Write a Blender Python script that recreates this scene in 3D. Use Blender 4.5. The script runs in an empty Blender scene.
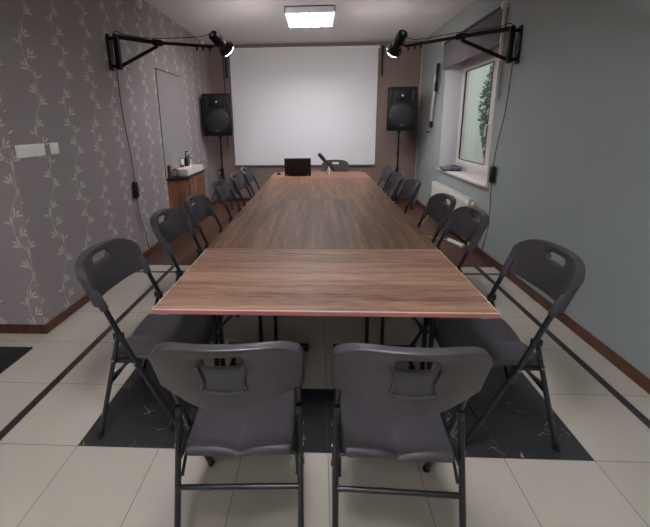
import bpy, bmesh, math, random
from mathutils import Vector, Matrix
random.seed(4)
PI = math.pi
sc = bpy.context.scene
C = sc.collection
ORG = {}

# ------------------------------------------------------------------ helpers
def lin(c):
    out = []
    for v in c:
        v /= 255.0
        out.append(v/12.92 if v <= 0.04045 else ((v+0.055)/1.055)**2.4)
    return (*out, 1.0)

def mat(name, rgb, rough=0.5, metal=0.0, noise=0.0, nscale=20.0, bump=0.0, emit=None, estr=0.0, spec=0.5):
    m = bpy.data.materials.new(name); m.use_nodes = True
    nt = m.node_tree; b = nt.nodes['Principled BSDF']
    col = lin(rgb)
    b.inputs['Base Color'].default_value = col
    b.inputs['Roughness'].default_value = rough
    b.inputs['Metallic'].default_value = metal
    b.inputs['Specular IOR Level'].default_value = spec
    if emit:
        b.inputs['Emission Color'].default_value = lin(emit)
        b.inputs['Emission Strength'].default_value = estr
    if noise or bump:
        tc = nt.nodes.new('ShaderNodeTexCoord')
        n = nt.nodes.new('ShaderNodeTexNoise'); n.inputs['Scale'].default_value = nscale
        n.inputs['Detail'].default_value = 4
        nt.links.new(tc.outputs['Object'], n.inputs['Vector'])
        if noise:
            mr = nt.nodes.new('ShaderNodeMapRange')
            mr.inputs['To Min'].default_value = 1-noise; mr.inputs['To Max'].default_value = 1+noise
            nt.links.new(n.outputs['Fac'], mr.inputs['Value'])
            vm = nt.nodes.new('ShaderNodeVectorMath'); vm.operation = 'SCALE'
            vm.inputs[0].default_value = col[:3]
            nt.links.new(mr.outputs[0], vm.inputs['Scale'])
            nt.links.new(vm.outputs[0], b.inputs['Base Color'])
        if bump:
            bp = nt.nodes.new('ShaderNodeBump'); bp.inputs['Strength'].default_value = bump
            bp.inputs['Distance'].default_value = 0.002
            nt.links.new(n.outputs['Fac'], bp.inputs['Height'])
            nt.links.new(bp.outputs['Normal'], b.inputs['Normal'])
    return m

class N:
    """tiny node builder"""
    def __init__(s, m): s.nt = m.node_tree
    def __call__(s, t, **k):
        n = s.nt.nodes.new(t)
        for a, v in k.items():
            setattr(n, a, v)
        return n
    def put(s, sock, v):
        if hasattr(v, 'is_output') or isinstance(v, bpy.types.NodeSocket): s.nt.links.new(v, sock)
        else: sock.default_value = v
    def math(s, op, a, b=0.0, c=0.0, clamp=False):
        n = s.nt.nodes.new('ShaderNodeMath'); n.operation = op; n.use_clamp = clamp
        s.put(n.inputs[0], a); s.put(n.inputs[1], b); s.put(n.inputs[2], c)
        return n.outputs[0]
    def vec(s, op, a, b=(0, 0, 0)):
        n = s.nt.nodes.new('ShaderNodeVectorMath'); n.operation = op
        s.put(n.inputs[0], a); s.put(n.inputs[1], b)
        return n.outputs['Value'] if op in ('DOT_PRODUCT', 'LENGTH') else n.outputs[0]
    def mix(s, f, a, b):
        n = s.nt.nodes.new('ShaderNodeMix'); n.data_type = 'RGBA'
        s.put(n.inputs[0], f); s.put(n.inputs[6], a); s.put(n.inputs[7], b)
        return n.outputs[2]
    def comb(s, x, y, z=0.0):
        n = s.nt.nodes.new('ShaderNodeCombineXYZ')
        s.put(n.inputs[0], x); s.put(n.inputs[1], y); s.put(n.inputs[2], z)
        return n.outputs[0]
    def noise(s, v, scale, detail=3.0, rough=0.5):
        n = s.nt.nodes.new('ShaderNodeTexNoise')
        s.put(n.inputs['Vector'], v); n.inputs['Scale'].default_value = scale
        n.inputs['Detail'].default_value = detail; n.inputs['Roughness'].default_value = rough
        return n.outputs['Fac']

class MB:
    def __init__(s): s.bm = bmesh.new()
    def box(s, lo, hi, bev=0.0, seg=2, m=None):
        g = bmesh.ops.create_cube(s.bm, size=1.0)['verts']
        lo = Vector(lo); hi = Vector(hi)
        for v in g:
            v.co = Vector(((v.co[i]+0.5)*(hi[i]-lo[i])+lo[i]) for i in range(3))
        if bev > 0:
            es = list({e for v in g for e in v.link_edges})
            r = bmesh.ops.bevel(s.bm, geom=es, offset=bev, segments=seg, affect='EDGES', profile=0.5)
            g = list({v for f in r['faces'] for v in f.verts} | {v for v in g if v.is_valid})
        if m is not None:
            for v in g: v.co = m @ v.co
        return s
    def tube(s, pts, r, n=10, caps=True, closed=False):
        pts = [Vector(p) for p in pts]; k = len(pts)
        rs = r if isinstance(r, (list, tuple)) else [r]*k
        rings = []; up = None
        for i, p in enumerate(pts):
            a = pts[i-1] if i > 0 else (pts[-1] if closed else p)
            b = pts[(i+1) % k] if (i < k-1 or closed) else p
            t = (b-a)
            t = t.normalized() if t.length > 1e-9 else Vector((0, 0, 1))
            if up is None:
                up = Vector((0, 0, 1)) if abs(t.z) < 0.9 else Vector((1, 0, 0))
            x = up.cross(t)
            x = x.normalized() if x.length > 1e-6 else t.orthogonal().normalized()
            y = t.cross(x).normalized(); up = y
            rings.append([s.bm.verts.new(p + rs[i]*(math.cos(2*PI*j/n)*x + math.sin(2*PI*j/n)*y)) for j in range(n)])
        m = k if closed else k-1
        for i in range(m):
            A = rings[i]; B = rings[(i+1) % k]
            for j in range(n):
                s.bm.faces.new((A[j], A[(j+1) % n], B[(j+1) % n], B[j]))
        if caps and not closed:
            s.bm.faces.new(rings[0][::-1]); s.bm.faces.new(rings[-1])
        return s
    def lathe(s, prof, c=(0, 0, 0), n=24, axis=(0, 0, 1)):
        """prof: list of (radius, height) along axis"""
        q = Vector((0, 0, 1)).rotation_difference(Vector(axis).normalized())
        c = Vector(c); rings = []
        for r, h in prof:
            if r < 1e-6: rings.append([s.bm.verts.new(c + q @ Vector((0, 0, h)))])
            else: rings.append([s.bm.verts.new(c + q @ Vector((r*math.cos(2*PI*j/n), r*math.sin(2*PI*j/n), h))) for j in range(n)])
        for A, B in zip(rings, rings[1:]):
            for j in range(n):
                if len(A) == 1 and len(B) == 1: continue
                if len(A) == 1: s.bm.faces.new((A[0], B[j], B[(j+1) % n]))
                elif len(B) == 1: s.bm.faces.new((A[j], A[(j+1) % n], B[0]))
                else: s.bm.faces.new((A[j], A[(j+1) % n], B[(j+1) % n], B[j]))
        return s
    def cyl(s, a, b, r, n=16):
        a = Vector(a); b = Vector(b); L = (b-a).length
        return s.lathe([(0, 0), (r, 0), (r, L), (0, L)], a, n, b-a)
    def prism(s, poly, z0, z1, bev=0.0):
        a = [s.bm.verts.new((x, y, z0)) for x, y in poly]; b = [s.bm.verts.new((x, y, z1)) for x, y in poly]
        k = len(poly); fs = [s.bm.faces.new(a[::-1]), s.bm.faces.new(b)]
        for i in range(k): fs.append(s.bm.faces.new((a[i], a[(i+1) % k], b[(i+1) % k], b[i])))
        if bev:
            es = list({e for f in fs[:2] for e in f.edges})
            bmesh.ops.bevel(s.bm, geom=es, offset=bev, segments=2, affect='EDGES', profile=0.5)
        return s
    def xform(s, M):
        for v in s.bm.verts: v.co = M @ v.co
        return s

def obj(name, mb, material, parent=None, world=True, smooth=True, mats=None):
    me = bpy.data.meshes.new(name)
    bm = mb.bm
    bmesh.ops.recalc_face_normals(bm, faces=bm.faces[:])
    if parent is not None and world:
        o0 = ORG.get(parent.name, Vector((0, 0, 0)))
        for v in bm.verts: v.co -= o0
    bm.to_mesh(me); bm.free()
    for mm in (mats or [material]): me.materials.append(mm)
    if smooth and len(me.polygons):
        me.shade_smooth() if hasattr(me, 'shade_smooth') else None
        try: me.set_sharp_from_angle(angle=math.radians(38))
        except Exception: pass
    o = bpy.data.objects.new(name, me); C.objects.link(o)
    if parent is not None:
        o.parent = parent
        ORG[o.name] = ORG.get(parent.name, Vector((0, 0, 0)))
    return o

def thing(name, label, cat, loc=(0, 0, 0), rotz=0.0, group=None):
    o = bpy.data.objects.new(name, None); C.objects.link(o)
    o.empty_display_size = 0.1
    o.location = loc; o.rotation_euler = (0, 0, rotz)
    o['label'] = label; o['category'] = cat
    if group: o['group'] = group
    ORG[o.name] = Vector(loc)
    return o
def tag(o, label, cat, group=None):
    o['label'] = label; o['category'] = cat
    if group: o['group'] = group
    return o
def struct(o):
    o['kind'] = 'structure'; return o
def dup(root, loc, rotz, label, group=None):
    r = root.copy(); C.objects.link(r); r.location = loc; r.rotation_euler = (0, 0, rotz)
    r['label'] = label
    if group: r['group'] = group
    for ch in list(root.children):
        c = ch.copy(); C.objects.link(c); c.parent = r
        for g in ch.children:
            d = g.copy(); C.objects.link(d); d.parent = c
    return r
def smoothpath(pts, n=6):
    pts = [Vector(p) for p in pts]; P = [pts[0]] + pts + [pts[-1]]; out = []
    for i in range(1, len(P)-2):
        p0, p1, p2, p3 = P[i-1], P[i], P[i+1], P[i+2]
        for k in range(n):
            t = k/n
            out.append(0.5*((2*p1)+(-p0+p2)*t+(2*p0-5*p1+4*p2-p3)*t*t+(-p0+3*p1-3*p2+p3)*t**3))
    out.append(pts[-1]); return out

# ------------------------------------------------------------------ materials
M = {}
M['plastic'] = mat('chair_plastic', (61, 58, 63), 0.38, noise=0.05, nscale=60, bump=0.25)
nt_ = M['plastic'].node_tree; n_p = N(M['plastic'])
tc_ = n_p('ShaderNodeTexCoord'); sp_ = n_p('ShaderNodeSeparateXYZ'); nt_.links.new(tc_.outputs['Object'], sp_.inputs[0])
nz_ = n_p.noise(n_p.comb(n_p.math('MULTIPLY', sp_.outputs[0], 18.0), n_p.math('MULTIPLY', sp_.outputs[1], 60.0), n_p.math('MULTIPLY', sp_.outputs[2], 240.0)), 1.0, 4, 0.65)
bp_ = [x for x in nt_.nodes if x.bl_idname == 'ShaderNodeBump'][0]
bp_.inputs['Strength'].default_value = 0.55; bp_.inputs['Distance'].default_value = 0.0012
nt_.links.new(nz_, bp_.inputs['Height'])
M['tube'] = mat('chair_tube', (11, 15, 23), 0.33, spec=0.6)
M['rollertube'] = mat('roller_tube', (62, 58, 61), 0.7)
M['rubber'] = mat('rubber', (18, 18, 20), 0.7)
M['bolt'] = mat('bolt_steel', (150, 150, 155), 0.3, 0.9)
M['black'] = mat('black_metal', (13, 15, 18), 0.4, spec=0.35)
M['blackpl'] = mat('black_plastic', (16, 17, 19), 0.5, bump=0.2, nscale=150, spec=0.25)
M['grille'] = mat('speaker_grille', (13, 14, 17), 0.55, bump=1.0, nscale=260)
M['white'] = mat('white_plastic', (235, 234, 231), 0.4)
M['whitepaint'] = mat('white_paint', (205, 206, 210), 0.7, noise=0.02, nscale=6)
M['frame'] = mat('window_frame', (206, 200, 198), 0.35)
M['ceil'] = mat('ceiling_paint', (222, 219, 221), 0.9, noise=0.02, nscale=3)
M['gasket'] = mat('gasket', (40, 42, 42), 0.6)
M['steel'] = mat('steel', (180, 182, 186), 0.25, 0.9)
M['silver'] = mat('silver_tube', (190, 190, 195), 0.35, 0.4)
M['cyan'] = mat('display_cyan', (70, 150, 165), 0.3, emit=(80, 190, 210), estr=0.03)
M['screen'] = mat('screen_fabric', (222, 221, 227), 0.85, noise=0.015, nscale=2)
M['blind'] = mat('blind_fabric', (98, 92, 97), 0.85, noise=0.03, nscale=200)
M['ceramic'] = mat('ceramic', (214, 212, 210), 0.15)
M['counter'] = mat('counter_black', (34, 34, 38), 0.3)
M['panel'] = mat('grey_panel', (140, 134, 136), 0.6, noise=0.02)
M['blue'] = mat('navy_cloth', (34, 44, 92), 0.7)
M['edge'] = mat('table_edge', (164, 104, 100), 0.45)
M['seam'] = mat('table_edge_strip', (212, 188, 176), 0.4)
M['lid'] = mat('laptop_black', (17, 18, 21), 0.35)
M['rad'] = mat('radiator_white', (206, 204, 196), 0.4)
M['valve'] = mat('valve_beige', (206, 196, 168), 0.4)
M['red'] = mat('red_label', (176, 36, 36), 0.4)
M['lamp'] = mat('lamp_diffuser', (255, 255, 255), 0.5, emit=(250, 249, 250), estr=14.0)
M['ring'] = mat('studio_diffuser', (255, 255, 255), 0.5, emit=(255, 248, 242), estr=22.0)
M['louver'] = mat('louver_aluminium', (130, 127, 120), 0.5, 0.0)
M['housing'] = mat('fixture_housing', (225, 230, 238), 0.4)
M['bookblue'] = mat('book_blue', (36, 62, 108), 0.5)
M['bookgrey'] = mat('book_grey', (108, 112, 118), 0.6)
M['outwall'] = mat('outdoor_render', (178, 188, 183), 0.9, noise=0.04, nscale=4)
M['leaf'] = mat('hedge_leaf', (62, 86, 52), 0.6, noise=0.4, nscale=8)
M['ground'] = mat('outdoor_ground', (120, 125, 110), 0.9, noise=0.2, nscale=4)
M['darkbase'] = mat('sole', (22, 22, 22), 0.8)

g = bpy.data.materials.new('window_glass'); g.use_nodes = True
nt = g.node_tree; nt.nodes.clear()
n_ = N(g)
out = n_('ShaderNodeOutputMaterial'); tr = n_('ShaderNodeBsdfTransparent'); gl = n_('ShaderNodeBsdfGlossy')
gl.inputs['Roughness'].default_value = 0.02
tr.inputs['Color'].default_value = (0.97, 0.98, 0.97, 1)
fr = n_('ShaderNodeLayerWeight'); fr.inputs['Blend'].default_value = 0.5
mx = n_('ShaderNodeMixShader')
fac = n_.math('ADD', n_.math('MULTIPLY', n_.math('POWER', fr.outputs['Facing'], 5.0), 0.7), 0.03); nt.links.new(fac, mx.inputs[0]); nt.links.new(tr.outputs[0], mx.inputs[1]); nt.links.new(gl.outputs[0], mx.inputs[2])
nt.links.new(mx.outputs[0], out.inputs['Surface'])
M['glass'] = g

def wood(name, base, dark, light, axis='X', scale=1.0, rough=0.4, planks=None, bumps=0.15):
    m = bpy.data.materials.new(name); m.use_nodes = True; n = N(m)
    b = m.node_tree.nodes['Principled BSDF']
    tc = n('ShaderNodeTexCoord'); sep = n('ShaderNodeSeparateXYZ')
    m.node_tree.links.new(tc.outputs['Object'], sep.inputs[0])
    oi = n('ShaderNodeObjectInfo')
    off = n.math('MULTIPLY', oi.outputs['Random'], 37.0)
    a, c = (sep.outputs[0], sep.outputs[1]) if axis == 'X' else (sep.outputs[1], sep.outputs[0])
    if axis == 'Z': a, c = sep.outputs[2], sep.outputs[1]
    wv = n.noise(n.comb(n.math('MULTIPLY', a, 2.2*scale), n.math('MULTIPLY', c, 5*scale), off), 1.0, 2, 0.5)
    c = n.math('ADD', c, n.math('MULTIPLY', n.math('SUBTRACT', wv, 0.5), 0.05)) if not planks else c
    v = n.comb(n.math('ADD', n.math('MULTIPLY', a, 1.3*scale), off), n.math('MULTIPLY', c, 26*scale), off)
    f1 = n.noise(v, 1.0, 6, 0.62)
    v2 = n.comb(n.math('ADD', n.math('MULTIPLY', a, 9*scale), off), n.math('MULTIPLY', c, 170*scale), off)
    f2 = n.noise(v2, 1.0, 3, 0.6)
    v3 = n.comb(n.math('MULTIPLY', a, 0.9*scale), n.math('MULTIPLY', c, 7*scale), off)
    f3 = n.noise(v3, 1.0, 3, 0.5)
    f = n.math('ADD', n.math('MULTIPLY', f1, 0.42), n.math('ADD', n.math('MULTIPLY', f2, 0.33), n.math('MULTIPLY', f3, 0.25)))
    cr = n('ShaderNodeValToRGB'); m.node_tree.links.new(f, cr.inputs[0])
    e = cr.color_ramp.elements
    e[0].position = 0.38; e[0].color = lin(dark); e[1].position = 0.62; e[1].color = lin(light)
    k = e.new(0.5); k.color = lin(base)
    col = cr.outputs[0]
    if planks:
        pw, pl = planks
        row = n.math('FLOOR', n.math('DIVIDE', c, pw))
        sh = n.math('MULTIPLY', n.math('FRACT', n.math('MULTIPLY', row, 0.377)), pl)
        cell = n.math('FLOOR', n.math('DIVIDE', n.math('ADD', a, sh), pl))
        wn = n('ShaderNodeTexWhiteNoise'); wn.noise_dimensions = '2D'
        m.node_tree.links.new(n.comb(row, cell), wn.inputs['Vector'])
        tone = n.math('ADD', n.math('MULTIPLY', wn.outputs['Value'], 0.35), 0.82)
        vm = n('ShaderNodeVectorMath', operation='SCALE')
        m.node_tree.links.new(col, vm.inputs[0]); m.node_tree.links.new(tone, vm.inputs['Scale'])
        gap = n.math('LESS_THAN', n.math('ABSOLUTE', n.math('SUBTRACT', n.math('FRACT', n.math('DIVIDE', c, pw)), 0.5)), 0.49)
        col = n.mix(gap, (0.01, 0.008, 0.006, 1), vm.outputs[0])
    m.node_tree.links.new(col, b.inputs['Base Color'])
    b.inputs['Roughness'].default_value = rough; b.inputs['Specular IOR Level'].default_value = 0.3
    bp = n('ShaderNodeBump'); bp.inputs['Strength'].default_value = bumps; bp.inputs['Distance'].default_value = 0.001
    m.node_tree.links.new(f2, bp.inputs['Height']); m.node_tree.links.new(bp.outputs[0], b.inputs['Normal'])
    return m
M['table_x'] = wood('table_laminate_across', (134, 101, 83), (80, 56, 45), (166, 131, 110), 'X', 1.0, 0.5)
M['table_y'] = wood('table_laminate_along', (101, 70, 51), (60, 40, 30), (134, 98, 75), 'Y', 1.0, 0.52)
M['table_end'] = wood('table_laminate_end', (122, 82, 61), (84, 55, 41), (148, 105, 82), 'X', 1.0, 0.42)
M['floorwood'] = wood('floor_laminate', (82, 57, 46), (56, 38, 31), (104, 75, 60), 'Y', 0.8, 0.4, (0.19, 1.3))
M['base'] = wood('baseboard_wood', (86, 54, 36), (62, 38, 26), (104, 68, 46), 'Y', 0.6, 0.4)
M['cab'] = wood('cabinet_walnut', (112, 74, 56), (80, 50, 38), (140, 98, 76), 'Z', 1.0, 0.45)

# ---- floor tiles
T = 0.3945; Y0 = 1.308
def tilemat():
    m = bpy.data.materials.new('floor_tiles'); m.use_nodes = True; n = N(m); L = m.node_tree.links
    b = m.node_tree.nodes['Principled BSDF']
    tc = n('ShaderNodeTexCoord'); s = n('ShaderNodeSeparateXYZ'); L.new(tc.outputs['Object'], s.inputs[0])
    x, y = s.outputs[0], s.outputs[1]
    # outside the black strips the columns are shifted by the strip width
    side = n.math('GREATER_THAN', n.math('ABSOLUTE', x), 1.577)
    xs = n.math('SUBTRACT', x, n.math('MULTIPLY', n.math('MULTIPLY', side, n.math('SIGN', x)), 0.045))
    u = n.math('DIVIDE', xs, T); v = n.math('DIVIDE', n.math('SUBTRACT', y, Y0), T)
    def joint(w, hw):
        f = n.math('FRACT', n.math('ADD', w, 0.5))
        return n.math('LESS_THAN', n.math('ABSOLUTE', n.math('SUBTRACT', f, 0.5)), hw)
    j = n.math('MAXIMUM', joint(u, 0.0042), joint(v, 0.0042))
    wn = n('ShaderNodeTexWhiteNoise'); wn.noise_dimensions = '2D'
    L.new(n.comb(n.math('FLOOR', u), n.math('FLOOR', v)), wn.inputs['Vector'])
    nz = n.noise(tc.outputs['Object'], 5.0, 5, 0.6)
    tone = n.math('ADD', n.math('ADD', n.math('MULTIPLY', wn.outputs['Value'], 0.05), n.math('MULTIPLY', nz, 0.10)), 0.92)
    sc_ = n('ShaderNodeVectorMath', operation='SCALE'); sc_.inputs[0].default_value = lin((178, 170, 159))[:3]
    L.new(tone, sc_.inputs['Scale'])
    col = n.mix(j, sc_.outputs[0], lin((112, 104, 96)))
    ax = n.math('ABSOLUTE', x)
    def band(w, lo, hi): return n.math('MULTIPLY', n.math('GREATER_THAN', w, lo), n.math('LESS_THAN', w, hi))
    ring_side = n.math('MULTIPLY', band(ax, 2*T+0.0, 3*T), band(y, Y0, Y0+5*T))
    ring_front = n.math('MULTIPLY', n.math('LESS_THAN', ax, 3*T), band(y, Y0, Y0+T))
    ring = n.math('MAXIMUM', ring_side, ring_front)
    # white scuffs on the black tiles
    sv = n.noise(tc.outputs['Object'], 7.0, 2, 0.5)
    th = n.math('LESS_THAN', n.math('ABSOLUTE', n.math('SUBTRACT', sv, 0.52)), 0.0035)
    pn = n.noise(n.vec('ADD', tc.outputs['Object'], (3.1, 7.7, 0)), 9.0, 2, 0.5)
    scuff = n.math('MULTIPLY', th, n.math('GREATER_THAN', pn, 0.58))
    blk = n.mix(scuff, lin((42, 42, 45)), lin((150, 148, 146)))
    blk = n.mix(n.math('MULTIPLY', j, 0.7), blk, lin((84, 82, 80)))
    col = n.mix(ring, col, blk)
    strip = n.math('MAXIMUM', band(ax, 1.577, 1.622), band(y, 3.262, 3.302))
    strip = n.math('MAXIMUM', strip, n.math('GREATER_THAN', y, 3.455))
    col = n.mix(strip, col, lin((44, 43, 44)))
    L.new(col, b.inputs['Base Color'])
    rg = n.math('ADD', n.math('MULTIPLY', nz, 0.15), 0.30)
    L.new(rg, b.inputs['Roughness'])
    bp = n('ShaderNodeBump'); bp.inputs['Strength'].default_value = 0.4; bp.inputs['Distance'].default_value = 0.001
    L.new(n.math('SUBTRACT', 1.0, j), bp.inputs['Height']); L.new(bp.outputs[0], b.inputs['Normal'])
    return m
M['tile'] = tilemat()

# ---- vine wallpaper
def vinemat(name, ucoord, base, leafc, amount=0.6, u0=0.0, vines=True):
    m = bpy.data.materials.new(name); m.use_nodes = True; n = N(m); L = m.node_tree.links
    b = m.node_tree.nodes['Principled BSDF']
    tc = n('ShaderNodeTexCoord'); s = n('ShaderNodeSeparateXYZ'); L.new(tc.outputs['Object'], s.inputs[0])
    u = n.math('ADD', s.outputs[ucoord], u0); z = s.outputs[2]
    W, H = 0.325, 0.60
    # woven background texture
    w1 = n.noise(n.comb(n.math('MULTIPLY', u, 14.0), n.math('MULTIPLY', z, 240.0)), 1.0, 3, 0.6)
    w2 = n.noise(n.comb(n.math('MULTIPLY', u, 90.0), n.math('MULTIPLY', z, 70.0), 3.0), 1.0, 3, 0.6)
    tone = n.math('ADD', n.math('ADD', n.math('MULTIPLY', w1, 0.30), n.math('MULTIPLY', w2, 0.36)), 0.67)
    sc_ = n('ShaderNodeVectorMath', operation='SCALE'); sc_.inputs[0].default_value = lin(base)[:3]
    L.new(tone, sc_.inputs['Scale']); col = sc_.outputs[0]
    if vines:
        uu = n.math('DIVIDE', u, W); cell = n.math('FLOOR', uu)
        par = n.math('FLOORED_MODULO', cell, 2.0)
        vv = n.math('ADD', n.math('DIVIDE', z, H), n.math('MULTIPLY', par, 0.37))
        lx = n.math('MULTIPLY', n.math('SUBTRACT', n.math('FRACT', uu), 0.5), W)
        lz = n.math('MULTIPLY', n.math('FRACT', vv), H)
        ang = n.math('MULTIPLY', n.math('FRACT', vv), 2*PI)
        stem = n.math('ADD', n.math('MULTIPLY', n.math('SINE', ang), 0.042), n.math('MULTIPLY', n.math('SINE', n.math('MULTIPLY', ang, 3.0)), 0.007))
        sd = n.math('SUBTRACT', n.math('ABSOLUTE', n.math('SUBTRACT', lx, stem)), 0.0022)
        acc = n.math('DIVIDE', sd, 0.006)       # <0 inside
        P = n.comb(lx, lz)
        def st(zz): a = 2*PI*zz/H; return 0.042*math.sin(a)+0.007*math.sin(3*a)
        leaves = []
        r = random.Random(11)
        def sprig(z0, side, twig, ang0, cnt):
            x0 = st(z0); twig *= 1.15
            a = ang0
            dx, dz = side*math.sin(a), math.cos(a)
            leaves.append((x0+dx*twig/2, z0+dz*twig/2, a*side, twig/2+0.004, 0.0027))
            ex, ez = x0+dx*twig, z0+dz*twig
            for i in range(cnt):
                b_ = a + (-0.75+1.5*i/(cnt-1))*0.8 if cnt > 1 else a
                ln = 0.027 if i % 2 else 0.035
                back = 0.0 if i == cnt//2 else 0.35
                leaves.append((ex-dx*twig*back+side*math.sin(b_)*ln*1.05, ez-dz*twig*back+math.cos(b_)*ln*1.05, b_*side, ln, 0.0080))
        sprig(0.045, 1, 0.030, 0.9, 3)
        sprig(0.115, -1, 0.034, 0.75, 3)
        sprig(0.21, 1, 0.022, 0.5, 2)
        sprig(0.265, -1, 0.052, 0.95, 3)
        sprig(0.345, 1, 0.050, 0.85, 3)
        sprig(0.425, -1, 0.024, 0.6, 2)
        sprig(0.485, 1, 0.034, 0.8, 3)
        for (cx, cz, a, la, lb) in leaves:
            d = n.vec('SUBTRACT', P, (cx, cz, 0))
            p = n.vec('DOT_PRODUCT', d, (math.sin(a)/la, math.cos(a)/la, 0))
            q = n.vec('DOT_PRODUCT', d, (math.cos(a)/lb, -math.sin(a)/lb, 0))
            e = n.math('SUBTRACT', n.math('ADD', n.math('MULTIPLY', p, p), n.math('ABSOLUTE', q)), 1.0)
            acc = n.math('MINIMUM', acc, e)
        mr = n('ShaderNodeMapRange'); mr.interpolation_type = 'SMOOTHSTEP'
        L.new(acc, mr.inputs['Value'])
        mr.inputs['From Min'].default_value = 0.15; mr.inputs['From Max'].default_value = -0.25
        mr.inputs['To Min'].default_value = 0; mr.inputs['To Max'].default_value = amount
        var = n.math('ADD', n.math('MULTIPLY', w2, 0.8), 0.6)
        col = n.mix(n.math('MULTIPLY', mr.outputs[0], var, clamp=True), col, lin(leafc))
    L.new(col, b.inputs['Base Color'])
    b.inputs['Roughness'].default_value = 0.62
    bp = n('ShaderNodeBump'); bp.inputs['Strength'].default_value = 0.3; bp.inputs['Distance'].default_value = 0.001
    L.new(w2, bp.inputs['Height']); L.new(bp.outputs[0], b.inputs['Normal'])
    return m
M['vine_y'] = vinemat('vine_wallpaper', 1, (144, 134, 137), (210, 204, 203), 0.65, u0=-0.035)
M['vine_x'] = vinemat('vine_wallpaper_return', 0, (144, 134, 137), (210, 204, 203), 0.65, u0=1.93)
M['backpaper'] = vinemat('brown_wallpaper', 0, (128, 109, 103), (150, 134, 124), 0.3, vines=False)
def paintmat(name, rgb):
    m = mat(name, rgb, 0.55, noise=0.03, nscale=2.5); return m
M['greenwall'] = paintmat('grey_green_paint', (150, 158, 157))

# ------------------------------------------------------------------ room
LX, RX, BY, CZ, LC = -2.04, 1.795, 6.66, 2.88, 2.2
RY = -3.2; FX = -4.6
mb = MB(); bm = mb.bm
def quad(bm, pts, mi=0):
    f = bm.faces.new([bm.verts.new(p) for p in pts]); f.material_index = mi; return f
mb.box((FX-.2, RY-.2, -.12), (RX+.35, 3.49, 0))
nf = len(bm.faces)
mb.box((FX-.2, 3.49, -.12), (RX+.35, BY+.2, 0)); bm.faces.ensure_lookup_table()
for f in bm.faces[nf:]: f.material_index = 1
struct(obj('floor', mb, None, mats=[M['tile'], M['floorwood']], smooth=False))
struct(obj('ceiling', MB().box((FX-.2, RY-.2, CZ), (RX+.35, BY+.2, CZ+.15)), M['ceil'], smooth=False))
struct(obj('wall_left', MB().box((LX-.2, LC+.001, 0), (LX, BY+.2, CZ)), M['vine_y'], smooth=False))
struct(obj('wall_left_return', MB().box((FX-.2, LC, 0), (LX-.0005, LC+.2, CZ)), M['vine_x'], smooth=False))
struct(obj('wall_left_front', MB().box((FX-.2, RY-.2, 0), (FX, LC, CZ)), M['vine_y'], smooth=False))
struct(obj('wall_back', MB().box((LX, BY, 0), (RX+.35, BY+.2, CZ)), M['backpaper'], smooth=False))
struct(obj('wall_front', MB().box((FX, RY-.2, 0), (RX+.35, RY, CZ)), M['greenwall'], smooth=False))
# right wall with the window opening
WY0, WY1, WZ0, WZ1 = 3.84, 5.40, 0.80, 2.32
TH = 0.35
mb = MB()
mb.box((RX, RY, 0), (RX+TH, WY0, CZ)); mb.box((RX, WY1, 0), (RX+TH, BY, CZ))
mb.box((RX, WY0, 0), (RX+TH, WY1, WZ0-.02)); mb.box((RX, WY0, WZ1), (RX+TH, WY1, CZ))
bm = mb.bm; bm.faces.ensure_lookup_table()
for f in bm.faces:
    c = f.calc_center_median()
    if abs(f.normal.x) < 0.5:
        f.normal_update()
        if (abs(c.y-WY0) < 1e-4 or abs(c.y-WY1) < 1e-4) and WZ0 < 3 and abs(f.normal.y) > 0.5: f.material_index = 1
        if abs(c.z-WZ1) < 1e-4: f.material_index = 1
struct(obj('wall_right', mb, None, mats=[M['greenwall'], M['whitepaint']], smooth=False))
# window reveal linings (white)
# baseboards
def base(name, lo, hi): struct(obj(name, MB().box(lo, hi, 0.004), M['base'], smooth=False))
base('baseboard_left', (LX, LC-.018, 0), (LX+.018, BY, .068))
base('baseboard_left_return', (FX, LC-.018, 0), (LX, LC, .068))
base('baseboard_right', (RX-.018, RY, 0), (RX, BY-.018, .075))
base('baseboard_back', (LX+.018, BY-.018, 0), (RX, BY, .07))
struct(obj('trim_1', MB().box((RX-.012, BY-.012, .075), (RX, BY, CZ), 0.003), M['frame'], smooth=False))
# window sill
struct(obj('trim_2', MB().box((RX-.035, WY0-.03, WZ0-.03), (RX+.252, WY1+.015, WZ0), 0.004), M['frame']))

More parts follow.
